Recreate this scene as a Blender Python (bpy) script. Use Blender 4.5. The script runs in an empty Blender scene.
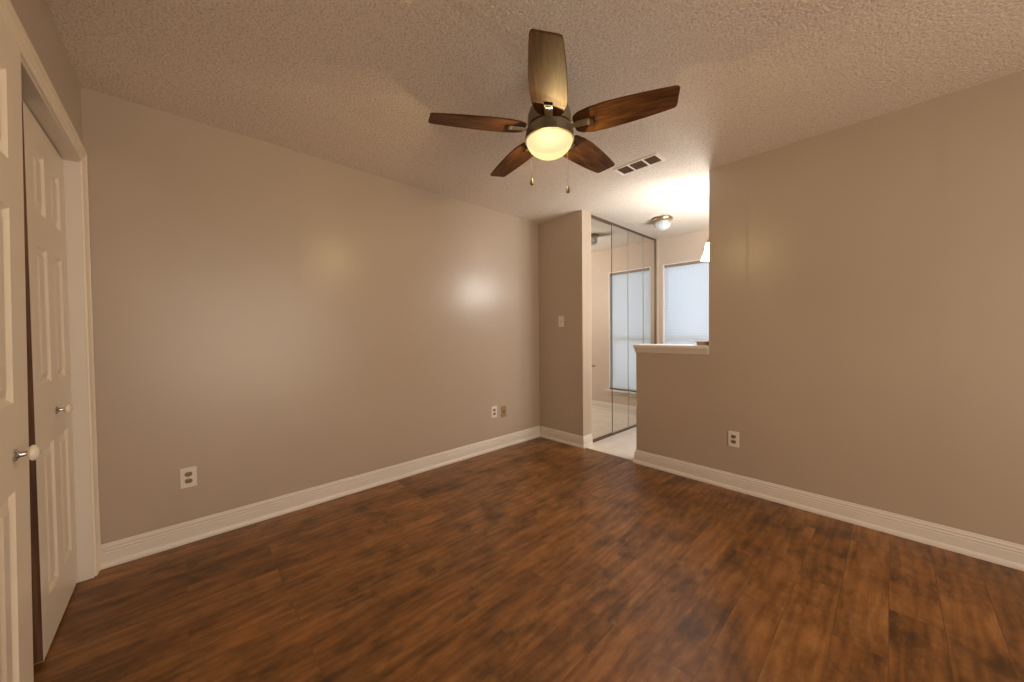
import bpy, bmesh, math, random
from mathutils import Vector, Matrix
random.seed(4)
S = bpy.context.scene
COL = S.collection

# ------------------------------------------------------------------ camera
H = 2.44                                   # ceiling height
CAM_Z, YAW, PITCH, ROLL, F = 1.189, 0.8194, -0.0215, -0.0096, 355.6
cam_data = bpy.data.cameras.new('camera')
cam_data.sensor_width = 36.0
cam_data.lens = F / 1024 * 36.0
cam_data.clip_start = 0.02
cam = bpy.data.objects.new('camera', cam_data)
COL.objects.link(cam)
fw = Vector((-math.sin(YAW) * math.cos(PITCH), math.cos(YAW) * math.cos(PITCH), math.sin(PITCH)))
rt = Vector((math.cos(YAW), math.sin(YAW), 0))
up = rt.cross(fw)
r2 = math.cos(ROLL) * rt + math.sin(ROLL) * up
u2 = -math.sin(ROLL) * rt + math.cos(ROLL) * up
cam.matrix_world = Matrix(((r2.x, u2.x, -fw.x, 0), (r2.y, u2.y, -fw.y, 0), (r2.z, u2.z, -fw.z, CAM_Z), (0, 0, 0, 1)))
S.camera = cam

# ------------------------------------------------------------------ world, exposure
S.view_settings.view_transform = 'Standard'
S.view_settings.look = 'None'
S.view_settings.gamma = 1.0
S.view_settings.use_curve_mapping = False
S.view_settings.exposure = 0.1
w = bpy.data.worlds.new('daylight')
S.world = w
w.use_nodes = True
w.node_tree.nodes['Background'].inputs[0].default_value = (0.86, 0.93, 1.0, 1)
w.node_tree.nodes['Background'].inputs[1].default_value = 3.0
try:
    S.cycles.max_bounces = 10
    S.cycles.diffuse_bounces = 6
    S.cycles.sample_clamp_indirect = 6.0
    S.cycles.caustics_reflective = False
    S.cycles.caustics_refractive = False
except Exception:
    pass

def area(name, loc, rot, sx, sy, power, colour):
    l = bpy.data.lights.new(name, 'AREA')
    l.shape = 'RECTANGLE'; l.size = sx; l.size_y = sy; l.energy = power; l.color = colour
    o = bpy.data.objects.new(name, l); COL.objects.link(o)
    o.location = loc; o.rotation_euler = rot
    return o
# light levels (r, g, b) of each source
LV = {
 'side': (104, 85, 66), 'back': (7, 5.6, 4.3),
 'nook_window': (5.5, 6.5, 7.9), 'chandelier': (102, 98, 92), 'bulbs': (9.6, 8.9, 7.8), 'world': (0.1, 0.095, 0.09),
}
def lv(k):
    c = LV[k]; e = max(max(c), 1e-9)
    return e, tuple(x / e for x in c)
w.node_tree.nodes['Background'].inputs[0].default_value = (*lv('world')[1], 1)
w.node_tree.nodes['Background'].inputs[1].default_value = lv('world')[0]
# side and back are added fill outside unseen openings; only the nook's is window daylight
area('fill_side', (2.56, 0.95, 1.20), (0, math.radians(90), 0), 2.2, 2.7, *lv('side'))
area('fill_back', (1.25, -0.62, 1.10), (math.radians(90), 0, 0), 1.3, 2.0, *lv('back'))  # fills through a bare gap added in the closet wall
area('daylight_nook_window', (-1.80, 5.10, 1.25), (math.radians(-90), 0, 0), 0.8, 1.9, *lv('nook_window'))

# ------------------------------------------------------------------ materials
def mat(name, col, rough=0.5, metal=0.0, spec=0.5):
    m = bpy.data.materials.new(name); m.use_nodes = True
    b = m.node_tree.nodes['Principled BSDF']
    b.inputs['Base Color'].default_value = (*col, 1)
    b.inputs['Roughness'].default_value = rough
    b.inputs['Metallic'].default_value = metal
    b.inputs['Specular IOR Level'].default_value = spec
    return m
def N(m, t, **kw):
    n = m.node_tree.nodes.new(t)
    for k, v in kw.items():
        setattr(n, k, v)
    return n
def L(m, a, b): m.node_tree.links.new(a, b)
def bsdf(m): return m.node_tree.nodes['Principled BSDF']
def coords(m, scale=(1, 1, 1), rot=(0, 0, 0)):
    tc = N(m, 'ShaderNodeTexCoord'); mp = N(m, 'ShaderNodeMapping')
    mp.inputs['Scale'].default_value = scale; mp.inputs['Rotation'].default_value = rot
    L(m, tc.outputs['Object'], mp.inputs['Vector']); return mp.outputs['Vector']
def noise(m, vec, scale, detail=4, rough=0.5):
    n = N(m, 'ShaderNodeTexNoise'); L(m, vec, n.inputs['Vector'])
    n.inputs['Scale'].default_value = scale; n.inputs['Detail'].default_value = detail
    n.inputs['Roughness'].default_value = rough; return n.outputs['Fac']
def ramp(m, fac, stops):
    r = N(m, 'ShaderNodeValToRGB'); L(m, fac, r.inputs['Fac'])
    e = r.color_ramp.elements
    while len(e) < len(stops): e.new(0.5)
    for el, (p, c) in zip(e, stops):
        el.position = p; el.color = (*c, 1) if len(c) == 3 else c
    return r.outputs['Color']
def mathn(m, op, a, b=None, clamp=False):
    n = N(m, 'ShaderNodeMath', operation=op); n.use_clamp = clamp
    for i, v in enumerate((a, b)):
        if v is None: continue
        if isinstance(v, (int, float)): n.inputs[i].default_value = v
        else: L(m, v, n.inputs[i])
    return n.outputs[0]
def mix(m, fac, a, b, mode='MIX'):
    n = N(m, 'ShaderNodeMix', data_type='RGBA', blend_type=mode)
    for sock, v in ((n.inputs[0], fac), (n.inputs[6], a), (n.inputs[7], b)):
        if isinstance(v, (int, float)): sock.default_value = v
        elif isinstance(v, tuple): sock.default_value = (*v, 1)
        else: L(m, v, sock)
    return n.outputs[2]
def bump(m, height, strength, dist, normal=None):
    b = N(m, 'ShaderNodeBump'); L(m, height, b.inputs['Height'])
    b.inputs['Strength'].default_value = strength; b.inputs['Distance'].default_value = dist
    if normal is not None: L(m, normal, b.inputs['Normal'])
    return b.outputs['Normal']

def paint(name, col, rough, strength=0.12):
    m = mat(name, col, rough)
    v = coords(m)
    c = ramp(m, noise(m, v, 1.3, 2), [(0.3, tuple(x * 0.97 for x in col)), (0.7, tuple(min(1, x * 1.03) for x in col))])
    L(m, c, bsdf(m).inputs['Base Color'])
    L(m, bump(m, noise(m, v, 160, 3), strength, 0.002), bsdf(m).inputs['Normal'])
    return m
M = {}
M['wall'] = paint('taupe_satin_paint', (0.44, 0.362, 0.285), 0.32)
bsdf(M['wall']).inputs['Specular IOR Level'].default_value = 0.62
M['wall_nook'] = paint('taupe_paint_lightened', (0.56, 0.47, 0.39), 0.4)  # same taupe as the bedroom, paler to put the brighter light into the colour
M['trim'] = paint('white_trim_paint', (0.70, 0.655, 0.60), 0.34, 0.04)
M['door'] = paint('cream_door_paint', (0.80, 0.72, 0.60), 0.38, 0.05)
M['plate_white'] = mat('white_plastic', (0.74, 0.69, 0.62), 0.35)
M['plate_tan'] = mat('tan_plastic', (0.34, 0.225, 0.11), 0.4)
M['dark'] = mat('dark_slot', (0.025, 0.018, 0.012), 0.6)
M['glare_black'] = mat('glare_block_black', (0.004, 0.004, 0.004), 0.8, 0, 0.1)
M['bronze'] = mat('brushed_bronze', (0.27, 0.235, 0.16), 0.40, 0.7)
M['bronze_dark'] = mat('dark_bronze', (0.085, 0.06, 0.04), 0.45, 0.5)
M['bronze_light'] = mat('satin_bracket_metal', (0.42, 0.36, 0.24), 0.36, 0.8)
M['chrome'] = mat('satin_chrome', (0.62, 0.62, 0.62), 0.25, 1.0)
M['mirror'] = mat('mirror_glass', (0.79, 0.76, 0.71), 0.0, 1.0)
M['mirror_frame'] = mat('brown_mirror_frame', (0.15, 0.105, 0.07), 0.35, 0.6)
M['mirror_edge'] = mat('bevelled_mirror_edge', (0.42, 0.36, 0.30), 0.3, 0.5)
M['brass'] = mat('brushed_nickel_warm', (0.50, 0.36, 0.22), 0.3, 1.0)
M['ceramic'] = mat('white_ceramic', (0.78, 0.72, 0.62), 0.15)
M['duct'] = mat('vent_backing_brown', (0.10, 0.075, 0.05), 0.7)
M['vent'] = mat('white_register_paint', (0.92, 0.89, 0.84), 0.4)
M['louvre'] = mat('register_louvre_brown', (0.22, 0.16, 0.11), 0.5)  # brown tone of the dark vent sections, as on the backing
M['dish'] = mat('rose_glazed_dish', (0.58, 0.40, 0.34), 0.3)
M['vinyl'] = mat('white_vinyl', (0.82, 0.82, 0.80), 0.35)
M['headrail'] = mat('shadow_and_threshold_brown', (0.30, 0.235, 0.18), 0.5)  # brown paints the valance shadow onto the headrail; also serves the brown threshold

# popcorn ceiling
m = M['ceiling'] = mat('popcorn_ceiling', (0.55, 0.48, 0.41), 0.85, 0, 0.2)
v = coords(m)
vo = N(m, 'ShaderNodeTexVoronoi'); vo.feature = 'SMOOTH_F1'; L(m, v, vo.inputs['Vector']); vo.inputs['Scale'].default_value = 95
inv = mathn(m, 'SUBTRACT', 1.0, vo.outputs['Distance'])
hgt = mathn(m, 'ADD', mathn(m, 'MULTIPLY', inv, 0.55), mathn(m, 'MULTIPLY', noise(m, v, 135, 3, 0.65), 0.9))
L(m, bump(m, hgt, 0.7, 0.008), bsdf(m).inputs['Normal'])
pit = mathn(m, 'MULTIPLY', noise(m, v, 120, 2, 0.6), 1.0)
L(m, ramp(m, pit, [(0.32, (0.58, 0.52, 0.46)), (0.50, (0.80, 0.73, 0.65)), (0.70, (0.86, 0.79, 0.71))]), bsdf(m).inputs['Base Color'])

# wood plank floor (planks run along +y, 15 cm wide)
m = M['floor'] = mat('rustic_plank_floor', (0.15, 0.07, 0.03), 0.36)
tc = N(m, 'ShaderNodeTexCoord'); mp = N(m, 'ShaderNodeMapping')
mp.inputs['Rotation'].default_value = (0, 0, math.radians(90)); L(m, tc.outputs['Object'], mp.inputs['Vector'])
br = N(m, 'ShaderNodeTexBrick'); L(m, mp.outputs['Vector'], br.inputs['Vector'])
br.offset = 0.37; br.offset_frequency = 2; br.squash = 1.0
br.inputs['Scale'].default_value = 1.0
br.inputs['Brick Width'].default_value = 0.92; br.inputs['Row Height'].default_value = 0.152
br.inputs['Mortar Size'].default_value = 0.0013; br.inputs['Mortar Smooth'].default_value = 0.3
br.inputs['Bias'].default_value = 0.0
br.inputs['Color1'].default_value = (0, 0, 0, 1); br.inputs['Color2'].default_value = (1, 1, 1, 1)
br.inputs['Mortar'].default_value = (0.5, 0.5, 0.5, 1)
pid = br.outputs['Color']; seam = br.outputs['Fac']
off = N(m, 'ShaderNodeVectorMath', operation='SCALE'); L(m, pid, off.inputs[0]); off.inputs['Scale'].default_value = 37.0
add = N(m, 'ShaderNodeVectorMath', operation='ADD'); L(m, tc.outputs['Object'], add.inputs[0]); L(m, off.outputs[0], add.inputs[1])
def st(scale):
    q = N(m, 'ShaderNodeMapping'); q.inputs['Scale'].default_value = scale; L(m, add.outputs[0], q.inputs['Vector']); return q.outputs['Vector']
fine = noise(m, st((1, 0.10, 1)), 95, 5, 0.7)
streak = noise(m, st((1, 0.26, 1)), 15, 7, 0.68)
wv = N(m, 'ShaderNodeTexWave'); wv.wave_type = 'RINGS'; wv.rings_direction = 'Y'
L(m, st((1.0, 0.16, 1)), wv.inputs['Vector']); wv.inputs['Scale'].default_value = 9; wv.inputs['Distortion'].default_value = 9
wv.inputs['Detail'].default_value = 4; wv.inputs['Detail Scale'].default_value = 1.4
blot = noise(m, st((1, 0.75, 1)), 5.0, 7, 0.70)
knot = noise(m, st((1, 0.6, 1)), 9.0, 3, 0.5)
sep = N(m, 'ShaderNodeSeparateColor'); L(m, pid, sep.inputs[0])
g = mathn(m, 'ADD', mathn(m, 'MULTIPLY', streak, 0.58), mathn(m, 'MULTIPLY', fine, 0.20))
g = mathn(m, 'ADD', g, mathn(m, 'MULTIPLY', wv.outputs['Fac'], 0.075))
g = mathn(m, 'ADD', g, mathn(m, 'MULTIPLY', mathn(m, 'SUBTRACT', sep.outputs[0], 0.5), 0.10))
colr = ramp(m, g, [(0.28, (0.105, 0.042, 0.011)), (0.40, (0.215, 0.089, 0.023)), (0.50, (0.305, 0.134, 0.038)), (0.64, (0.41, 0.21, 0.075))])
patch = ramp(m, blot, [(0.34, (0.33, 0.34, 0.36)), (0.45, (0.74, 0.74, 0.74)), (0.54, (1.0, 1.0, 1.0)), (0.72, (1.25, 1.2, 1.12))])
colr = mix(m, 0.9, colr, patch, 'MULTIPLY')
colr = mix(m, ramp(m, knot, [(0.24, (0.75, 0.75, 0.75)), (0.33, (0, 0, 0))]), colr, (0.045, 0.022, 0.010))
colr = mix(m, mathn(m, 'MULTIPLY', seam, 0.45), colr, (0.035, 0.016, 0.008))
L(m, colr, bsdf(m).inputs['Base Color'])
rr = N(m, 'ShaderNodeMapRange'); L(m, fine, rr.inputs['Value']); rr.inputs['To Min'].default_value = 0.34; rr.inputs['To Max'].default_value = 0.50
L(m, rr.outputs[0], bsdf(m).inputs['Roughness'])
hh = mathn(m, 'SUBTRACT', mathn(m, 'MULTIPLY', streak, 0.6), mathn(m, 'MULTIPLY', seam, 0.6))
hh = mathn(m, 'ADD', hh, mathn(m, 'MULTIPLY', noise(m, coords(m), 9, 2), 0.5))
L(m, bump(m, hh, 0.35, 0.003), bsdf(m).inputs['Normal'])

# nook tile
m = M['tile'] = mat('pale_floor_tile', (0.6, 0.5, 0.4), 0.28)
v = coords(m)
br = N(m, 'ShaderNodeTexBrick'); L(m, v, br.inputs['Vector']); br.offset = 0.0
br.inputs['Scale'].default_value = 1.0; br.inputs['Brick Width'].default_value = 0.33; br.inputs['Row Height'].default_value = 0.33
br.inputs['Mortar Size'].default_value = 0.004
br.inputs['Color1'].default_value = (0.78, 0.70, 0.60, 1); br.inputs['Color2'].default_value = (0.82, 0.74, 0.64, 1)
br.inputs['Mortar'].default_value = (0.66, 0.57, 0.47, 1)
c = mix(m, 0.35, br.outputs['Color'], ramp(m, noise(m, v, 6, 5, 0.6), [(0.35, (0.66, 0.54, 0.42)), (0.65, (0.88, 0.82, 0.74))]))
L(m, c, bsdf(m).inputs['Base Color'])

# fan blade wood (grain along local x)
m = M['blade'] = mat('walnut_fan_blade', (0.15, 0.07, 0.03), 0.5, 0, 0.12)
v = coords(m, (0.12, 1, 1))
L(m, ramp(m, noise(m, v, 55, 5, 0.65), [(0.32, (0.036, 0.014, 0.006)), (0.52, (0.085, 0.036, 0.014)), (0.72, (0.16, 0.070, 0.027))]), bsdf(m).inputs['Base Color'])
m = M['raw_wood'] = mat('bare_door_edge_wood', (0.12, 0.055, 0.022), 0.6)
v = coords(m, (1, 1, 0.06))
L(m, ramp(m, noise(m, v, 60, 4), [(0.35, (0.085, 0.036, 0.015)), (0.65, (0.19, 0.09, 0.038))]), bsdf(m).inputs['Base Color'])

# luminous glass shades
def lit_glass(name, emit, strength, transp):
    m = bpy.data.materials.new(name); m.use_nodes = True
    nt = m.node_tree; b = nt.nodes['Principled BSDF']; out = nt.nodes['Material Output']
    b.inputs['Base Color'].default_value = (0.0, 0.0, 0.0, 1); b.inputs['Roughness'].default_value = 0.3; b.inputs['Specular IOR Level'].default_value = 0.0
    b.inputs['Emission Color'].default_value = (*emit, 1); b.inputs['Emission Strength'].default_value = strength
    if transp > 0:
        t = nt.nodes.new('ShaderNodeBsdfTransparent'); t.inputs[0].default_value = (1, 0.76, 0.38, 1)
        mx = nt.nodes.new('ShaderNodeMixShader'); mx.inputs[0].default_value = transp
        nt.links.new(b.outputs[0], mx.inputs[1]); nt.links.new(t.outputs[0], mx.inputs[2]); nt.links.new(mx.outputs[0], out.inputs[0])
    return m
M['fan_glass'] = lit_glass('amber_lit_bowl_glass', (1.0, 0.83, 0.42), 1.30, 0.35)
M['bell_glass'] = lit_glass('lit_bell_glass', lv('chandelier')[1], lv('chandelier')[0], 0.0)
# clear pane, frosted glass
def pane(name, transp, col=(1, 1, 1), rough=0.02):
    m = bpy.data.materials.new(name); m.use_nodes = True
    nt = m.node_tree; nt.nodes.remove(nt.nodes['Principled BSDF']); out = nt.nodes['Material Output']
    t = nt.nodes.new('ShaderNodeBsdfTransparent'); t.inputs[0].default_value = (*col, 1)
    g = nt.nodes.new('ShaderNodeBsdfGlossy'); g.inputs['Roughness'].default_value = rough
    mx = nt.nodes.new('ShaderNodeMixShader'); mx.inputs[0].default_value = transp
    nt.links.new(g.outputs[0], mx.inputs[1]); nt.links.new(t.outputs[0], mx.inputs[2]); nt.links.new(mx.outputs[0], out.inputs[0])
    return m
M['pane'] = pane('window_glass', 0.93)
M['ribbed'] = pane('ribbed_clear_glass', 0.62, (0.95, 0.93, 0.90), 0.2)
m = M['slat'] = bpy.data.materials.new('white_blind_slat'); m.use_nodes = True
nt = m.node_tree; b = nt.nodes['Principled BSDF']; b.inputs['Base Color'].default_value = (0.80, 0.82, 0.84, 1); b.inputs['Roughness'].default_value = 0.4
t = nt.nodes.new('ShaderNodeBsdfTranslucent'); t.inputs[0].default_value = (0.80, 0.86, 0.90, 1)
mx = nt.nodes.new('ShaderNodeMixShader'); mx.inputs[0].default_value = 0.5
nt.links.new(b.outputs[0], mx.inputs[1]); nt.links.new(t.outputs[0], mx.inputs[2]); nt.links.new(mx.outputs[0], nt.nodes['Material Output'].inputs[0])

# ------------------------------------------------------------------ mesh helpers
def box(bm, x0, x1, y0, y1, z0, z1):
    r = bmesh.ops.create_cube(bm, size=1)
    for q in r['verts']:
        q.co = Vector(((x0 + x1) / 2 + q.co.x * (x1 - x0), (y0 + y1) / 2 + q.co.y * (y1 - y0), (z0 + z1) / 2 + q.co.z * (z1 - z0)))
    return r['verts']
def lathe(bm, prof, cx=0, cy=0, seg=32, squash=None, flute=0):
    rings = []
    for r, z in prof:
        ring = []
        for k in range(seg):
            a = 2 * math.pi * k / seg
            rad = r * (1 + (flute * math.cos(a * seg / 4) if flute else 0))
            ring.append(bm.verts.new((cx + rad * math.cos(a), cy + rad * math.sin(a), z)))
        rings.append(ring)
    for a, b in zip(rings, rings[1:]):
        for k in range(seg):
            bm.faces.new((a[k], a[(k + 1) % seg], b[(k + 1) % seg], b[k]))
    if prof[0][0] > 1e-5: bm.faces.new(rings[0][::-1])
    if prof[-1][0] > 1e-5: bm.faces.new(rings[-1])
    bmesh.ops.remove_doubles(bm, verts=bm.verts, dist=1e-6)
def tube(bm, pts, rad, seg=8):
    pts = [Vector(p) for p in pts]; rings = []
    for i, p in enumerate(pts):
        d = (pts[min(i + 1, len(pts) - 1)] - pts[max(i - 1, 0)]).normalized()
        a = d.orthogonal().normalized() if not rings else (prev - d * prev.dot(d)).normalized()
        prev = a; b = d.cross(a)
        rr = rad[i] if isinstance(rad, (list, tuple)) else rad
        rings.append([bm.verts.new(p + (a * math.cos(2 * math.pi * k / seg) + b * math.sin(2 * math.pi * k / seg)) * rr) for k in range(seg)])
    for a, b in zip(rings, rings[1:]):
        for k in range(seg): bm.faces.new((a[k], a[(k + 1) % seg], b[(k + 1) % seg], b[k]))
    bm.faces.new(rings[0][::-1]); bm.faces.new(rings[-1])
def sweep(bm, prof, path, side=1):
    """prof = (out, z) closed polygon, swept along a 2-D polyline with mitres; out is to the left of travel * side"""
    P = [Vector(p) for p in path]; secs = []
    for i, p in enumerate(P):
        ds = []
        if i > 0: ds.append((P[i] - P[i - 1]).normalized())
        if i < len(P) - 1: ds.append((P[i + 1] - P[i]).normalized())
        ns = [Vector((-d.y, d.x)) * side for d in ds]
        n = sum(ns, Vector((0, 0))); n.normalize(); n = n / n.dot(ns[0])
        secs.append([bm.verts.new((p.x + n.x * o, p.y + n.y * o, z)) for o, z in prof])
    k = len(prof)
    for a, b in zip(secs, secs[1:]):
        for j in range(k): bm.faces.new((a[j], a[(j + 1) % k], b[(j + 1) % k], b[j]))
    bm.faces.new(secs[0]); bm.faces.new(secs[-1][::-1])
def obj(name, bm, m, parent=None, loc=None, bevel=0, smooth=False, segs=2):
    bmesh.ops.recalc_face_normals(bm, faces=bm.faces)
    me = bpy.data.meshes.new(name); bm.to_mesh(me); bm.free()
    me.materials.append(M[m] if isinstance(m, str) else m)
    o = bpy.data.objects.new(name, me); COL.objects.link(o)
    if parent is not None: o.parent = parent
    if loc is not None: o.location = loc
    if smooth:
        for p in me.polygons: p.use_smooth = True
        md = o.modifiers.new('edge', 'EDGE_SPLIT'); md.split_angle = math.radians(38)
    if bevel:
        md = o.modifiers.new('bevel', 'BEVEL'); md.width = bevel; md.segments = segs; md.limit_method = 'ANGLE'
    return o
def boxes(name, lst, m, parent=None, bevel=0, loc=None):
    bm = bmesh.new()
    for b in lst: box(bm, *b)
    return obj(name, bm, m, parent, loc, bevel)
def thing(name, label, cat, loc=(0, 0, 0), group=None):
    o = bpy.data.objects.new(name, None); COL.objects.link(o); o.location = loc; o.empty_display_size = 0.05
    o['label'] = label; o['category'] = cat
    if group: o['group'] = group
    return o
def tag(o, label, cat, group=None):
    o['label'] = label; o['category'] = cat
    if group: o['group'] = group
    return o
def struct(o, label=None, cat=None):
    o['kind'] = 'structure'
    if label: o['label'] = label
    if cat: o['category'] = cat
    return o

# ------------------------------------------------------------------ room shell
XA, YB, YD = -2.776, 3.019, -0.335        # left wall, end wall, closet wall
XR = 2.20                                  # unseen right wall
WB = -2.17                                 # end of the short wall beside the doorway
HW = -1.585                                # end of the half wall
FC = -0.98                                 # where the full-height wall starts
T = 0.15
XM, YW = -2.20, 4.76                       # mirror plane, nook back wall
YN = 4.76; XNR = 2.20
struct(boxes('floor', [(XA - 0.15, XR + 0.15, YD - 0.75, YB + 0.005, -0.1, 0)], 'floor'), 'brown rustic wood plank floor of the empty bedroom', 'floor')
struct(boxes('floor', [(-2.9, XNR + 0.15, YB + 0.012, YN + 0.15, -0.1, 0.0)], 'tile'), 'pale beige tile floor beyond the doorway', 'floor')
struct(boxes('trim_1', [(WB, HW, YB - 0.004, YB + 0.02, -0.05, 0.004)], 'headrail'), 'thin brown threshold strip between wood floor and tile', 'threshold')
struct(boxes('ceiling', [(XA - 0.15, XR + 0.15, YD - 0.75, YN + 0.15, H, H + 0.12)], 'ceiling'), 'off-white popcorn textured ceiling', 'ceiling')
struct(boxes('wall_left', [(XA - 0.12, XA, YD - 0.75, YB + T, 0, H)], 'wall'), 'long taupe painted wall on the left', 'wall')
struct(boxes('wall_end', [(XA, WB, YB, YB + T, 0, H)], 'wall'), 'short taupe wall with the light switch beside the doorway', 'wall')
# half wall and full-height wall: one L-shaped piece
bm = bmesh.new()
pts = [(HW, 0), (XR, 0), (XR, H), (FC, H), (FC, 1.03), (HW, 1.03)]
f = [bm.verts.new((x, YB, z)) for x, z in pts]; g = [bm.verts.new((x, YB + T, z)) for x, z in pts]
bm.faces.new(f); bm.faces.new(g[::-1])
for i in range(6): bm.faces.new((f[i], f[(i + 1) % 6], g[(i + 1) % 6], g[i]))
struct(obj('wall_right', bm, 'wall'), 'taupe wall on the right with the pass-through cut above its half-height end', 'wall')
# closet wall (opening x -2.70..-1.20)
OX0, OX1, OZ = -2.70, -1.15, 2.045
struct(boxes('wall_front', [(XA, OX0, YD - 0.11, YD, 0, H), (OX1, 0.65, YD - 0.11, YD, 0, H), (1.85, XR, YD - 0.11, YD, 0, H), (0.65, 1.85, YD - 0.11, YD, 2.1, H), (OX0, OX1, YD - 0.11, YD, OZ, H)], 'wall'), 'taupe wall around the closet opening', 'wall')
struct(boxes('wall_closet', [(XA, -0.5, YD - 0.75, YD - 0.65, 0, H)], 'wall'))
# unseen right wall with a glazed opening added to let fill light in
wy0, wy1, wz0, wz1 = -0.25, 2.20, 0.06, 2.25
struct(boxes('wall_side', [(XR, XR + 0.15, YD - 0.75, wy0, 0, H), (XR, XR + 0.15, wy1, YB + T, 0, H),
     (XR, XR + 0.15, wy0, wy1, 0, wz0), (XR, XR + 0.15, wy0, wy1, wz1, H)], 'wall'))
wn = thing('added_window', 'unseen glazed door added in the side wall to carry the fill light', 'window', (XR, (wy0 + wy1) / 2, wz0)); struct(wn)
def inv(o, p): o.parent = p; o.matrix_parent_inverse = Matrix.Translation(p.location).inverted(); return o
inv(boxes('window_frame', [(XR + 0.04, XR + 0.09, wy0, wy0 + 0.05, wz0, wz1), (XR + 0.04, XR + 0.09, wy1 - 0.05, wy1, wz0, wz1),
     (XR + 0.04, XR + 0.09, wy0 + 0.05, wy1 - 0.05, wz0, wz0 + 0.05), (XR + 0.04, XR + 0.09, wy0 + 0.05, wy1 - 0.05, wz1 - 0.05, wz1),
     (XR + 0.04, XR + 0.09, 0.945, 1.005, wz0 + 0.05, wz1 - 0.05)], 'vinyl', None, 0.003), wn)
inv(boxes('pane', [(XR + 0.06, XR + 0.066, wy0 + 0.05, wy1 - 0.05, wz0 + 0.05, wz1 - 0.05)], 'pane'), wn)

# nook shell
NX0, NX1, NZ0, NZ1 = -2.115, -1.47, 0.33, 2.09     # nook window
struct(boxes('wall_far', [(-2.9, NX0, YN, YN + T, 0, H), (NX1, XNR, YN, YN + T, 0, H), (NX0, NX1, YN, YN + T, 0, NZ0), (NX0, NX1, YN, YN + T, NZ1, H)], 'wall_nook'),
       'taupe wall, coloured lighter for the bright light, around the window in the room beyond', 'wall')
struct(boxes('wall_nook', [(-2.9, -2.8, YB + T, YN, 0, H), (-2.8, WB, YN - 0.035, YN, 0, H)], 'wall_nook'))
dy0, dy1 = 3.4, 4.6
struct(boxes('wall_nook_side', [(XNR, XNR + 0.15, YB + T, dy0, 0, H), (XNR, XNR + 0.15, dy1, YN + T, 0, H), (XNR, XNR + 0.15, dy0, dy1, 2.15, H), (XNR, XNR + 0.15, dy0, dy1, 0, 0.12)], 'wall_nook'))

# ------------------------------------------------------------------ baseboards
BB = [(0, 0), (0.024, 0), (0.0235, 0.012), (0.020, 0.021), (0.0145, 0.027), (0.0135, 0.029), (0.0135, 0.074), (0.0115, 0.077), (0.0115, 0.0800), (0.0135, 0.0835), (0.0135, 0.088),
      (0.0095, 0.092), (0.0095, 0.0955), (0.0110, 0.099), (0.0110, 0.104), (0.0060, 0.109), (0.0050, 0.117), (0.0030, 0.120), (0, 0.120)]
def baseboard(name, path, side, label=None):
    bm = bmesh.new(); sweep(bm, BB, path, side)
    return struct(obj(name, bm, 'trim'), label, 'baseboard' if label else None)
baseboard('baseboard_left', [(XA, YD + 0.016), (XA, YB)], -1, 'white moulded baseboard along the long left wall')
baseboard('baseboard_end', [(XA + 0.024, YB), (WB, YB), (WB, YB + T)], -1, 'white baseboard under the light switch, turning round the wall end')
baseboard('baseboard_right', [(HW, YB + T), (HW, YB), (XR, YB)], -1, 'white moulded baseboard along the right wall')
baseboard('baseboard_far', [(WB, YN), (XNR, YN)], -1, 'white baseboard below the window seen in the mirror')

# ------------------------------------------------------------------ pass-through ledge
bm = bmesh.new()
zt = 1.078
LP = [(-0.030, zt - 0.030), (-0.034, zt - 0.026), (-0.034, zt - 0.006), (-0.029, zt), (T + 0.034, zt), (T + 0.034, zt - 0.030)]
vs0 = [bm.verts.new((HW - 0.012, YB + a, z)) for a, z in LP]; vs1 = [bm.verts.new((FC, YB + a, z)) for a, z in LP]
n = len(LP)
bm.faces.new(vs0); bm.faces.new(vs1[::-1])
for i in range(n): bm.faces.new((vs0[i], vs0[(i + 1) % n], vs1[(i + 1) % n], vs1[i]))
AP = [(0.0, zt - 0.072), (-0.006, zt - 0.070), (-0.010, zt - 0.060), (-0.020, zt - 0.040), (-0.022, zt - 0.030), (0.0, zt - 0.030)]
vs0 = [bm.verts.new((HW - 0.006, YB + a, z)) for a, z in AP]; vs1 = [bm.verts.new((FC, YB + a, z)) for a, z in AP]
n = len(AP); bm.faces.new(vs0); bm.faces.new(vs1[::-1])
for i in range(n): bm.faces.new((vs0[i], vs0[(i + 1) % n], vs1[(i + 1) % n], vs1[i]))
box(bm, HW, FC, YB + 0.001, YB + T - 0.001, 1.03, zt - 0.03)
struct(obj('trim_2', bm, 'trim'), 'white painted ledge capping the half wall of the pass-through', 'ledge')
# dish on the ledge
bm = bmesh.new()
lathe(bm, [(0, zt), (0.040, zt), (0.044, zt + 0.004), (0.050, zt + 0.020), (0.066, zt + 0.030), (0.068, zt + 0.034), (0.063, zt + 0.033), (0.045, zt + 0.022), (0.036, zt + 0.008), (0, zt + 0.006)], 0, 0, 40)
tag(obj('dish', bm, 'dish', None, (-1.045, YB + 0.075, 0), 0, True), 'small rose-coloured dish on the end of the white pass-through ledge', 'dish')

# ------------------------------------------------------------------ closet casing, jambs and doors
CP = [(0, 0), (0, 0.006), (0.004, 0.0085), (0.020, 0.0095), (0.024, 0.0065), (0.028, 0.0105), (0.044, 0.0125), (0.047, 0.010), (0.051, 0.0155), (0.068, 0.0155), (0.070, 0.0135), (0.070, 0)]
bm = bmesh.new()
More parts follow.
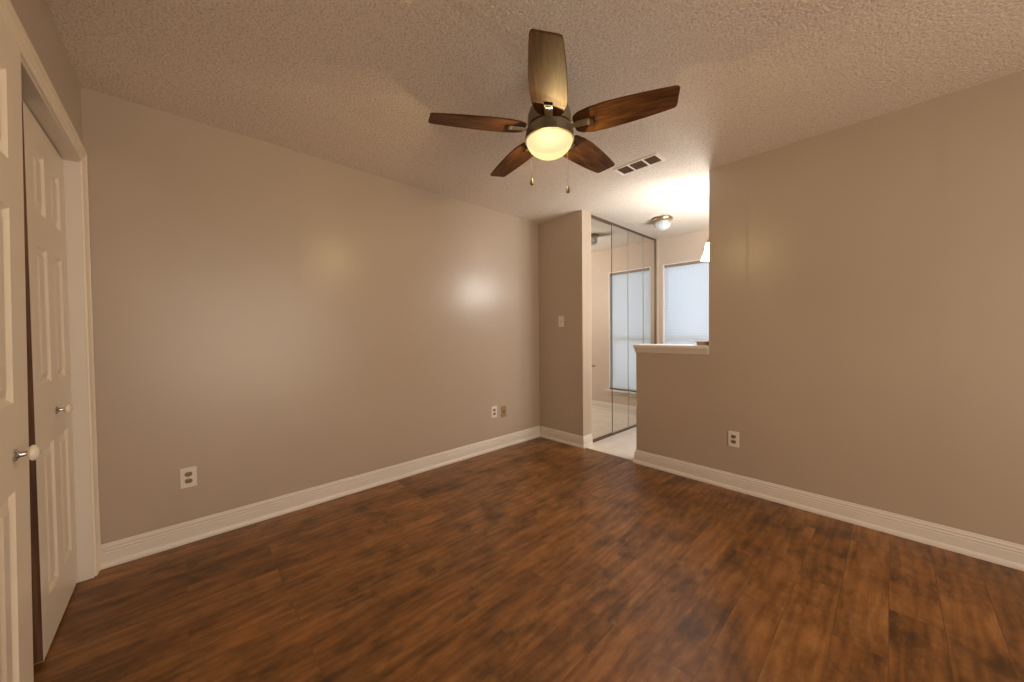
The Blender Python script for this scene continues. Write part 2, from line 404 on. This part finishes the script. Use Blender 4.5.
# mitred U: sections at the floor, the two top corners and the floor again, inner edge on the opening
secs = []
for (x, z, dx, dz) in ((OX0, 0, -1, 0), (OX0, OZ, -1, 1), (OX1, OZ, 1, 1), (OX1, 0, 1, 0)):
    secs.append([bm.verts.new((x + dx * a, YD + b, z + dz * a)) for a, b in CP])
n = len(CP)
for a, b in zip(secs, secs[1:]):
    for j in range(n): bm.faces.new((a[j], a[(j + 1) % n], b[(j + 1) % n], b[j]))
bm.faces.new(secs[0]); bm.faces.new(secs[-1][::-1])
struct(obj('trim_3', bm, 'door'), 'cream moulded casing around the closet opening', 'door casing')
struct(boxes('trim_4', [(OX0, OX0 + 0.012, YD - 0.11, YD, 0, OZ), (OX1 - 0.012, OX1, YD - 0.11, YD, 0, OZ), (OX0 + 0.012, OX1 - 0.012, YD - 0.11, YD, OZ - 0.012, OZ)], 'trim'), 'white jamb lining inside the closet opening', 'door jamb')

def panel_door(name, x0, x1, yf, z0, z1, kx, kz, label, stile=0.10, tilt=0):
    """six-panel leaf; front face at y = yf looking towards +y"""
    d = thing(name, label, 'door', ((x0 + x1) / 2, yf, z0)); struct(d)
    W = x1 - x0; hw = W / 2; th = 0.034; HH = z1 - z0
    mul = 0.095; pw = (W - 2 * stile - mul) / 2
    cols = [(-hw + stile, -hw + stile + pw), (hw - stile - pw, hw - stile)]
    rows = [(0.19, 0.76), (1.00, 1.53), (1.66, 1.90)]
    bm = bmesh.new()
    zr = [0] + [q for r in rows for q in r] + [HH]
    box(bm, -hw, cols[0][0], -th, 0, 0, HH); box(bm, cols[0][1], cols[1][0], -th, 0, 0, HH); box(bm, cols[1][1], hw, -th, 0, 0, HH)
    for c0, c1 in cols:
        for i in range(0, 8, 2): box(bm, c0, c1, -th, 0, zr[i], zr[i + 1])
        for r0, r1 in rows:
            box(bm, c0, c1, -th + 0.004, -0.012, r0, r1)
            # bevelled slopes from the frame down, then raised field
            def ring(i0, y0, i1, y1):
                a = [bm.verts.new(q) for q in ((c0 + i0, y0, r0 + i0), (c1 - i0, y0, r0 + i0), (c1 - i0, y0, r1 - i0), (c0 + i0, y0, r1 - i0))]
                b = [bm.verts.new(q) for q in ((c0 + i1, y1, r0 + i1), (c1 - i1, y1, r0 + i1), (c1 - i1, y1, r1 - i1), (c0 + i1, y1, r1 - i1))]
                for k in range(4): bm.faces.new((a[k], a[(k + 1) % 4], b[(k + 1) % 4], b[k]))
                return b
            ring(0, 0.0, 0.012, -0.0095); ring(0.012, -0.0095, 0.020, -0.0095)
            q = ring(0.020, -0.0095, 0.042, -0.002); bm.faces.new(q)
    leaf = obj('door_leaf', bm, 'door', d)
    leaf.rotation_euler.x = tilt
    e = boxes('door_edge', [(-hw - 0.0015, -hw, -th + 0.001, -0.001, 0.002, HH - 0.002), (hw, hw + 0.0015, -th + 0.001, -0.001, 0.002, HH - 0.002)], 'raw_wood', d)
    e.rotation_euler.x = tilt
    e['label'] = 'bare brown wooden edge'
    lx, lz = kx - (x0 + x1) / 2, kz - z0
    bm = bmesh.new(); lathe(bm, [(0, 0), (0.017, 0), (0.0175, 0.003), (0.010, 0.006), (0.0075, 0.010), (0.0070, 0.020), (0.010, 0.024), (0, 0.024)], 0, 0, 24)
    rose = obj('knob_base', bm, 'chrome', d, (lx, 0, lz), 0, True); rose.rotation_euler.x = -math.pi / 2; rose.location.y = math.sin(-tilt) * lz
    rose['label'] = 'chrome knob stem'
    bm = bmesh.new(); lathe(bm, [(0, 0.022), (0.010, 0.022), (0.018, 0.025), (0.0215, 0.030), (0.021, 0.035), (0.016, 0.040), (0.008, 0.0425), (0, 0.043)], 0, 0, 28)
    k = obj('door_knob', bm, 'ceramic', d, (lx, 0, lz), 0, True); k.rotation_euler.x = -math.pi / 2; k.location.y = math.sin(-tilt) * lz
    k['label'] = 'round white ceramic knob'
    return d
panel_door('door_1', -1.755, -1.16, YD - 0.010, 0.012, OZ - 0.014, -1.63, 0.87, 'near cream six-panel closet door at the left edge with a white knob', 0.125, -0.011)
panel_door('door_2', -2.685, -2.10, YD - 0.052, 0.012, OZ - 0.020, -2.40, 0.885, 'far cream six-panel closet door beside the left wall', 0.095, -0.001)

# ------------------------------------------------------------------ mirrored bifold doors in the nook
d3 = thing('door_3', 'tall mirrored bifold closet doors with thin brown frames', 'mirrored door', (XM, 3.19, 0)); struct(d3)
ys = [3.195, 3.632, 3.995, 4.380, 4.722]
zb, ztop = 0.022, 2.415
for i in range(4):
    a, b = ys[i] - 3.19, ys[i + 1] - 3.19
    fr = 0.006 if i == 0 else 0.004
    mp_ = boxes('mirror_panel', [(-0.008, -0.002, a + fr, b - fr, zb + fr, ztop - fr)], 'mirror', d3)
    boxes('panel_frame', [(-0.012, 0.001, a + 0.001, a + fr, zb, ztop), (-0.012, 0.001, b - fr, b - 0.001, zb, ztop), (-0.012, 0.001, a + fr, b - fr, zb, zb + fr + 0.006), (-0.012, 0.001, a + fr, b - fr, ztop - fr, ztop)], 'mirror_frame' if i == 0 else 'mirror_edge', mp_)
boxes('track', [(-0.022, 0.008, 0.0, 1.537, 2.415, H)], 'mirror_frame', d3)
boxes('track', [(-0.022, 0.006, 0.0, 1.537, 0.0, 0.020)], 'mirror_frame', d3)
boxes('side_jamb', [(-0.022, 0.010, -0.012, 0.003, 0, H)], 'mirror_frame', d3)
boxes('side_jamb', [(-0.022, 0.012, 1.534, 1.552, 0, H)], 'mirror_frame', d3)
bm = bmesh.new(); lathe(bm, [(0, 0), (0.006, 0), (0.005, 0.008), (0.011, 0.014), (0.012, 0.019), (0.008, 0.023), (0, 0.024)], 0, 0, 20)
kb = obj('door_knob', bm, 'mirror_frame', d3, (0, 0.055, 0.83), 0, True); kb.rotation_euler.y = math.pi / 2
# drywall returns beside the mirrored doors
struct(boxes('trim_5', [(-2.8, WB, YB + T, YB + T + 0.008, 0, H)], 'wall_nook'))

# ------------------------------------------------------------------ nook window with blind
w1 = thing('window_1', 'tall white-framed window behind the closed blind in the room beyond', 'window', ((NX0 + NX1) / 2, YN, NZ0)); struct(w1)
yf0, yf1 = YN + 0.07, YN + 0.11
inv(boxes('window_frame', [(NX0, NX0 + 0.04, yf0, yf1, NZ0, NZ1), (NX1 - 0.04, NX1, yf0, yf1, NZ0, NZ1), (NX0 + 0.04, NX1 - 0.04, yf0, yf1, NZ0, NZ0 + 0.05),
     (NX0 + 0.04, NX1 - 0.04, yf0, yf1, NZ1 - 0.05, NZ1), (NX0 + 0.04, NX1 - 0.04, yf0, yf1, 1.06, 1.12)], 'vinyl', None, 0.003), w1)
inv(boxes('pane', [(NX0 + 0.04, NX1 - 0.04, yf0 + 0.018, yf0 + 0.022, NZ0 + 0.05, 1.06)], 'pane'), w1)
inv(boxes('pane', [(NX0 + 0.04, NX1 - 0.04, yf0 + 0.018, yf0 + 0.022, 1.12, NZ1 - 0.05)], 'pane'), w1)
inv(boxes('window_sill', [(NX0 - 0.05, NX1 + 0.07, YN - 0.045, YN + 0.0, NZ0 - 0.028, NZ0), (NX0 - 0.04, NX1 + 0.06, YN - 0.014, YN, NZ0 - 0.075, NZ0 - 0.028), (NX0, NX1, YN, yf0, NZ0 - 0.028, NZ0)], 'trim', None, 0.003), w1)
inv(boxes('reveal', [(NX0 - 0.003, NX0 + 0.010, YN - 0.001, yf0, NZ0, NZ1), (NX1 - 0.010, NX1 + 0.003, YN - 0.001, yf0, NZ0, NZ1), (NX0 + 0.01, NX1 - 0.01, YN - 0.001, yf0, NZ1 - 0.010, NZ1)], 'vinyl'), w1)
bl = thing('window_blind', 'closed white mini blind covering the window beyond the pass-through', 'blind', ((NX0 + NX1) / 2, YN + 0.035, NZ1 - 0.01))
hwid = (NX1 - NX0) / 2 - 0.014
boxes('headrail', [(-hwid, hwid, -0.022, 0.018, -0.030, 0.0)], 'headrail', bl, 0.002)
bm = bmesh.new()
nsl = 84; z_top, z_bot = -0.035, -(NZ1 - 0.01 - NZ0) + 0.045
for i in range(nsl):
    z = z_top + (z_bot - z_top) * i / (nsl - 1)
    a = math.radians(66); hwd = 0.0125
    prof = []
    for k in range(5):
        s = -1 + k / 2
        yy = s * hwd * math.cos(a) + 0.0022 * (1 - s * s) * math.sin(a); zz = s * hwd * math.sin(a) - 0.0022 * (1 - s * s) * math.cos(a)
        prof.append((yy, zz))
    va = [bm.verts.new((-hwid, y, z + q)) for y, q in prof]; vb = [bm.verts.new((hwid, y, z + q)) for y, q in prof]
    for k in range(4): bm.faces.new((va[k], va[k + 1], vb[k + 1], vb[k]))
obj('slats', bm, 'slat', bl, None, 0, True)
boxes('bottom_rail', [(-hwid, hwid, -0.012, 0.012, z_bot - 0.030, z_bot - 0.014)], 'vinyl', bl, 0.003)
bm = bmesh.new()
for x in (-hwid + 0.09, hwid - 0.09): tube(bm, [(x, -0.014, -0.03), (x, -0.014, z_bot - 0.015)], 0.0009, 6)
obj('ladder_cord', bm, 'vinyl', bl)
bm = bmesh.new(); tube(bm, [(-hwid + 0.05, -0.022, -0.02), (-hwid + 0.05, -0.024, -0.75)], 0.003, 8)
obj('tilt_wand', bm, 'vinyl', bl)

# ------------------------------------------------------------------ ceiling fan
FX, FY, FZ = -1.126, 1.309, 2.155
fan = thing('ceiling_fan', 'five-blade dark wood ceiling fan with a lit amber bowl lamp', 'ceiling fan', (FX, FY, H))
Z = lambda z: z - H
bm = bmesh.new(); lathe(bm, [(0, Z(2.44)), (0.068, Z(2.44)), (0.070, Z(2.425)), (0.062, Z(2.400)), (0.040, Z(2.385)), (0.016, Z(2.380)), (0, Z(2.380))], 0, 0, 40)
obj('canopy', bm, 'bronze', fan, None, 0, True)
bm = bmesh.new(); lathe(bm, [(0.0125, Z(2.385)), (0.0125, Z(2.30)), (0.024, Z(2.30)), (0.026, Z(2.275)), (0.026, Z(2.262))], 0, 0, 24)
obj('downrod', bm, 'bronze', fan, None, 0, True)
bm = bmesh.new(); lathe(bm, [(0.024, Z(2.272)), (0.060, Z(2.268)), (0.092, Z(2.250)), (0.102, Z(2.225)), (0.104, Z(2.190)), (0.102, Z(2.172)), (0.085, Z(2.168))], 0, 0, 48)
obj('motor_housing', bm, 'bronze', fan, None, 0, True)
bm = bmesh.new(); lathe(bm, [(0.060, Z(2.169)), (0.098, Z(2.166)), (0.108, Z(2.158)), (0.112, Z(2.140)), (0.1145, Z(2.118)), (0.1165, Z(2.114)), (0.1165, Z(2.104)), (0.110, Z(2.102)), (0.106, Z(2.112)), (0.02, Z(2.124))], 0, 0, 48)
lk = obj('light_kit', bm, 'bronze', fan, None, 0, True)
bm = bmesh.new(); lathe(bm, [(0, Z(2.1035)), (0.1085, Z(2.1035)), (0.1085, Z(2.1015)), (0, Z(2.1015))], 0, 0, 40)
obj('glare_disc', bm, 'glare_black', fan)  # black disc added to block bulb glare seen through the bowl
bm = bmesh.new()
pr = [(0.1095, Z(2.108))]
for k in range(1, 13):
    t = k / 12 * math.pi / 2
    pr.append((0.1095 * math.cos(t), Z(2.108 - 0.080 * math.sin(t))))
pr[-1] = (0.0, Z(2.028))
rings = []
seg = 48
top = None
for r, z in pr[:-1]:
    rings.append([bm.verts.new((r * math.cos(2 * math.pi * k / seg), r * math.sin(2 * math.pi * k / seg), z)) for k in range(seg)])
for a, b in zip(rings, rings[1:]):
    for k in range(seg): bm.faces.new((a[k], a[(k + 1) % seg], b[(k + 1) % seg], b[k]))
tip = bm.verts.new((0, 0, pr[-1][1]))
for k in range(seg): bm.faces.new((rings[-1][k], rings[-1][(k + 1) % seg], tip))
sh = obj('lamp_shade', bm, 'fan_glass', fan, None, 0, True); sh['label'] = 'glowing amber glass bowl'
# three bulbs inside the bowl
for k in range(3):
    l = bpy.data.lights.new('fan_bulb', 'POINT'); l.energy, l.color = lv('bulbs'); l.shadow_soft_size = 0.0
    o = bpy.data.objects.new('fan_bulb', l); COL.objects.link(o); o.parent = fan
    a = 0.6 + k * 2.094; o.location = (0.035 * math.cos(a), 0.035 * math.sin(a), Z(2.052))

def blade_mesh():
    bm = bmesh.new()
    out = [(0.120, -0.034), (0.126, -0.046), (0.150, -0.062), (0.200, -0.073), (0.270, -0.078), (0.340, -0.076), (0.430, -0.070), (0.515, -0.062), (0.548, -0.058), (0.560, -0.053), (0.564, -0.044),
           (0.553, 0.040), (0.549, 0.049), (0.540, 0.054), (0.500, 0.060), (0.430, 0.068), (0.340, 0.075), (0.260, 0.079), (0.200, 0.077), (0.150, 0.066), (0.126, 0.050), (0.120, 0.038)]
    a = [bm.verts.new((x, y, -0.0035)) for x, y in out]; b = [bm.verts.new((x, y, 0.0035)) for x, y in out]
    bm.faces.new(a[::-1]); bm.faces.new(b)
    for i in range(len(out)): bm.faces.new((a[i], a[(i + 1) % len(out)], b[(i + 1) % len(out)], b[i]))
    bmesh.ops.recalc_face_normals(bm, faces=bm.faces)
    return bm
bl0 = obj('blade', blade_mesh(), 'blade', fan, None, 0.0015)
bm = bmesh.new()
box(bm, 0.128, 0.196, -0.018, 0.018, -0.0085, -0.0035)
box(bm, 0.080, 0.140, -0.012, 0.012, -0.0100, -0.0040)
box(bm, 0.183, 0.193, -0.013, 0.013, -0.0115, -0.0085)
br0 = obj('blade_bracket', bm, 'bronze_light', bl0, None, 0.0015)
bm = bmesh.new(); box(bm, 0.197, 0.206, -0.019, 0.019, -0.0100, -0.0035)
sl0 = obj('bracket_slot', bm, 'dark', bl0, None, 0.001)  # dark bar drawn for the slot at the bracket's outer end
PITCHB = math.radians(-10.5)
for i in range(5):
    an = 5.41 + i * 2 * math.pi / 5
    if i == 0: b_ = bl0
    else:
        b_ = bl0.copy(); COL.objects.link(b_); b_.parent = fan
        for ch in (br0, sl0):
            c_ = ch.copy(); COL.objects.link(c_); c_.parent = b_
    b_.location = (0, 0, Z(FZ))
    b_.rotation_euler = (Matrix.Rotation(an, 4, 'Z') @ Matrix.Rotation(PITCHB, 4, 'X')).to_euler()
for s, zb_, in ((-1, 1.915), (1, 1.875)):
    off = rt * (0.088 * s + 0.004) + Vector((-0.03, 0.03, 0))
    bm = bmesh.new()
    tube(bm, [(0, 0, Z(2.112)), (0, 0, Z(zb_ + 0.03))], 0.0008, 6)
    n_ = int((2.112 - zb_) / 0.006)
    ch = obj('pull_chain', bm, 'bronze_dark', fan, (off.x, off.y, 0))
    bm = bmesh.new(); lathe(bm, [(0, Z(zb_ + 0.036)), (0.003, Z(zb_ + 0.034)), (0.0065, Z(zb_ + 0.024)), (0.0085, Z(zb_ + 0.008)), (0.0075, Z(zb_)), (0, Z(zb_ - 0.001))], 0, 0, 16)
    obj('chain_pull', bm, 'bronze_dark', ch, None, 0, True)

# ------------------------------------------------------------------ ceiling register
vt = thing('ceiling_vent', 'white three-section air vent in the ceiling beyond the fan', 'vent', (-1.305, 2.530, H))
vw, vd = 0.345, 0.150
q = 0.016
boxes('vent_frame', [(-vw / 2, vw / 2, -vd / 2, -vd / 2 + q, -0.008, 0), (-vw / 2, vw / 2, vd / 2 - q, vd / 2, -0.008, 0), (-vw / 2, -vw / 2 + q + 0.006, -vd / 2 + q, vd / 2 - q, -0.008, 0), (vw / 2 - q - 0.006, vw / 2, -vd / 2 + q, vd / 2 - q, -0.008, 0),
      (-0.062, -0.050, -vd / 2 + q, vd / 2 - q, -0.008, 0), (0.050, 0.062, -vd / 2 + q, vd / 2 - q, -0.008, 0)], 'vent', vt, 0.0015)
boxes('vent_backing', [(-vw / 2 + q, vw / 2 - q, -vd / 2 + q, vd / 2 - q, -0.0015, -0.0005)], 'duct', vt)
bm = bmesh.new()
for c0, c1 in ((-0.150, -0.062), (-0.050, 0.050), (0.062, 0.150)):
    for k in range(8):
        y = -vd / 2 + q + 0.008 + k * (vd - 2 * q - 0.010) / 8
        vv = box(bm, c0, c1, y, y + 0.0012, -0.0070, -0.0015)
        for t_ in vv: t_.co.y += (-0.0015 - t_.co.z) * 0.9
obj('louvres', bm, 'louvre', vt)

# ------------------------------------------------------------------ flush light in the nook
fl = thing('ceiling_light', 'small flush ceiling light with a ribbed glass bowl in the room beyond', 'ceiling light', (-1.735, 3.90, H))
bm = bmesh.new(); lathe(bm, [(0, 0), (0.062, 0), (0.098, -0.006), (0.104, -0.016), (0.100, -0.028), (0.082, -0.040), (0.074, -0.043), (0.068, -0.036), (0, -0.034)], 0, 0, 44)
obj('light_base', bm, 'brass', fl, None, 0, True)
bm = bmesh.new()
pr = [(0.070, -0.040), (0.080, -0.055), (0.082, -0.075), (0.074, -0.100), (0.052, -0.122), (0.020, -0.134), (0.004, -0.136)]
seg = 72; rings = []
for r, z in pr:
    rings.append([bm.verts.new((r * (1 + 0.03 * math.cos(2 * math.pi * k / 6)) * math.cos(2 * math.pi * k / seg), r * (1 + 0.03 * math.cos(2 * math.pi * k / 6)) * math.sin(2 * math.pi * k / seg), z)) for k in range(seg)])
for a, b in zip(rings, rings[1:]):
    for k in range(seg): bm.faces.new((a[k], a[(k + 1) % seg], b[(k + 1) % seg], b[k]))
bm.faces.new(rings[-1])
obj('lamp_shade', bm, 'slat', fl, None, 0, True)
bm = bmesh.new(); lathe(bm, [(0, -0.035), (0.012, -0.036), (0.013, -0.055), (0.024, -0.075), (0.026, -0.090), (0.016, -0.106), (0, -0.110)], 0, 0, 24)
obj('bulb', bm, 'ceramic', fl, None, 0, True)

# ------------------------------------------------------------------ chandelier behind the right wall
cx, cy = -0.88, 3.44
chd = thing('chandelier', 'brass chandelier with lit bell glass shades, mostly hidden behind the right wall', 'chandelier', (cx, cy, H))
Z2 = lambda z: z - H
bm = bmesh.new(); lathe(bm, [(0, 0), (0.058, 0), (0.060, -0.008), (0.045, -0.022), (0.012, -0.032), (0, -0.032)], 0, 0, 32)
obj('canopy', bm, 'brass', chd, None, 0, True)
bm = bmesh.new(); lathe(bm, [(0.006, -0.03), (0.006, Z2(2.10)), (0.014, Z2(2.09)), (0.020, Z2(2.05)), (0.012, Z2(2.00)), (0.026, Z2(1.93)), (0.032, Z2(1.88)), (0.016, Z2(1.82)), (0.024, Z2(1.77)), (0.010, Z2(1.72)), (0, Z2(1.71))], 0, 0, 28)
obj('stem', bm, 'brass', chd, None, 0, True)
for i in range(5):
    a = math.radians(208) + i * 2 * math.pi / 5
    ux, uy = math.cos(a), math.sin(a)
    pts = []
    for (r, z) in ((0.02, 1.86), (0.06, 1.80), (0.10, 1.765), (0.15, 1.775), (0.185, 1.83), (0.20, 1.91), (0.205, 1.975), (0.215, 2.005), (0.228, 1.998), (0.228, 1.985)):
        pts.append((ux * r, uy * r, Z2(z)))
    bm = bmesh.new(); tube(bm, pts, 0.0055, 8)
    arm = obj('arm', bm, 'brass', chd, None, 0, True)
    lx, ly = ux * 0.228, uy * 0.228
    bm = bmesh.new(); lathe(bm, [(0, Z2(1.974)), (0.016, Z2(1.972)), (0.020, Z2(1.956)), (0.018, Z2(1.946)), (0, Z2(1.946))], lx, ly, 24)
    obj('shade_holder', bm, 'brass', arm, None, 0, True)
    bm = bmesh.new(); rings = []; seg = 32
    for r, z in ((0.018, 1.950), (0.026, 1.938), (0.028, 1.912), (0.033, 1.880), (0.043, 1.845), (0.058, 1.812), (0.061, 1.802)):
        rings.append([bm.verts.new((lx + r * math.cos(2 * math.pi * k / seg), ly + r * math.sin(2 * math.pi * k / seg), Z2(z))) for k in range(seg)])
    for p0, p1 in zip(rings, rings[1:]):
        for k in range(seg): bm.faces.new((p0[k], p0[(k + 1) % seg], p1[(k + 1) % seg], p1[k]))
    s_ = obj('lamp_shade', bm, 'bell_glass', arm, None, 0, True); s_['label'] = 'glowing white glass bell shade'

# ------------------------------------------------------------------ outlets, jack and switch
def plate(name, label, cat, pos, face, kind, m='plate_white', w_=0.072, h_=0.116, group=None):
    """face: rotation about z so that local -y looks out of the wall"""
    t = thing(name, label, cat, pos, group); t.rotation_euler.z = face
    boxes('cover_plate', [(-w_ / 2, w_ / 2, -0.0055, 0, -h_ / 2, h_ / 2)], m, t, 0.0025)
    if kind == 'duplex':
        for s in (1, -1):
            bm = bmesh.new(); zc = s * 0.0195
            sg = 24; ring0 = []; ring1 = []
            for k in range(sg):
                a = 2 * math.pi * k / sg
                x, z = 0.0168 * math.cos(a), max(-0.0125, min(0.0125, 0.0165 * math.sin(a)))
                ring0.append(bm.verts.new((x, -0.005, zc + z))); ring1.append(bm.verts.new((x, -0.0085, zc + z)))
            bm.faces.new(ring1)
            for k in range(sg): bm.faces.new((ring0[k], ring0[(k + 1) % sg], ring1[(k + 1) % sg], ring1[k]))
            so = obj('socket', bm, 'plate_socket', t)
            boxes('socket_slots', [(-0.0085, -0.0055, -0.0095, -0.0084, zc - 0.001, zc + 0.008), (0.0050, 0.0080, -0.0095, -0.0084, zc - 0.001, zc + 0.007), (-0.003, 0.003, -0.0095, -0.0084, zc - 0.0095, zc - 0.0045)], 'dark', so)
        bm = bmesh.new(); lathe(bm, [(0, 0), (0.003, 0), (0.0028, 0.0012), (0, 0.0014)], 0, 0, 12)
        sc = obj('screw', bm, 'chrome', t, (0, -0.0055, 0)); sc.rotation_euler.x = math.pi / 2
    elif kind == 'switch':
        boxes('toggle_collar', [(-0.006, 0.006, -0.0068, -0.0054, -0.013, 0.013)], 'plate_socket', t)
        tg = boxes('toggle', [(-0.004, 0.004, -0.016, -0.0055, -0.002, 0.010)], 'plate_white', t, 0.001); tg.rotation_euler.x = 0.15
    else:
        boxes('jack', [(-0.008, 0.008, -0.0075, -0.0054, -0.009, 0.009)], 'dark', t)
        for s in (1, -1):
            bm = bmesh.new(); lathe(bm, [(0, 0), (0.003, 0), (0.0028, 0.0012), (0, 0.0014)], 0, 0, 12)
            sc = obj('screw', bm, 'plate_tan', t, (0, -0.0055, s * 0.042)); sc.rotation_euler.x = math.pi / 2
    return t
M['plate_socket'] = mat('grey_brown_socket_plastic', (0.24, 0.19, 0.14), 0.45)
plate('wall_outlet', 'white double outlet low on the long left wall, near the closet', 'outlet', (XA, 0.020, 0.374), math.pi / 2, 'duplex', group=None)
plate('wall_outlet', 'white double outlet low on the left wall, beside the tan jack plate', 'outlet', (XA, 2.332, 0.388), math.pi / 2, 'duplex')
plate('phone_jack', 'tan phone jack plate low on the left wall near the corner', 'wall jack', (XA, 2.462, 0.372), math.pi / 2, 'jack', 'plate_tan')
plate('wall_outlet', 'white double outlet low on the right wall, below the pass-through end', 'outlet', (-0.806, YB, 0.381), 0, 'duplex')
plate('light_switch', 'white toggle light switch on the short wall beside the doorway', 'light switch', (-2.447, YB, 1.312), 0, 'switch')
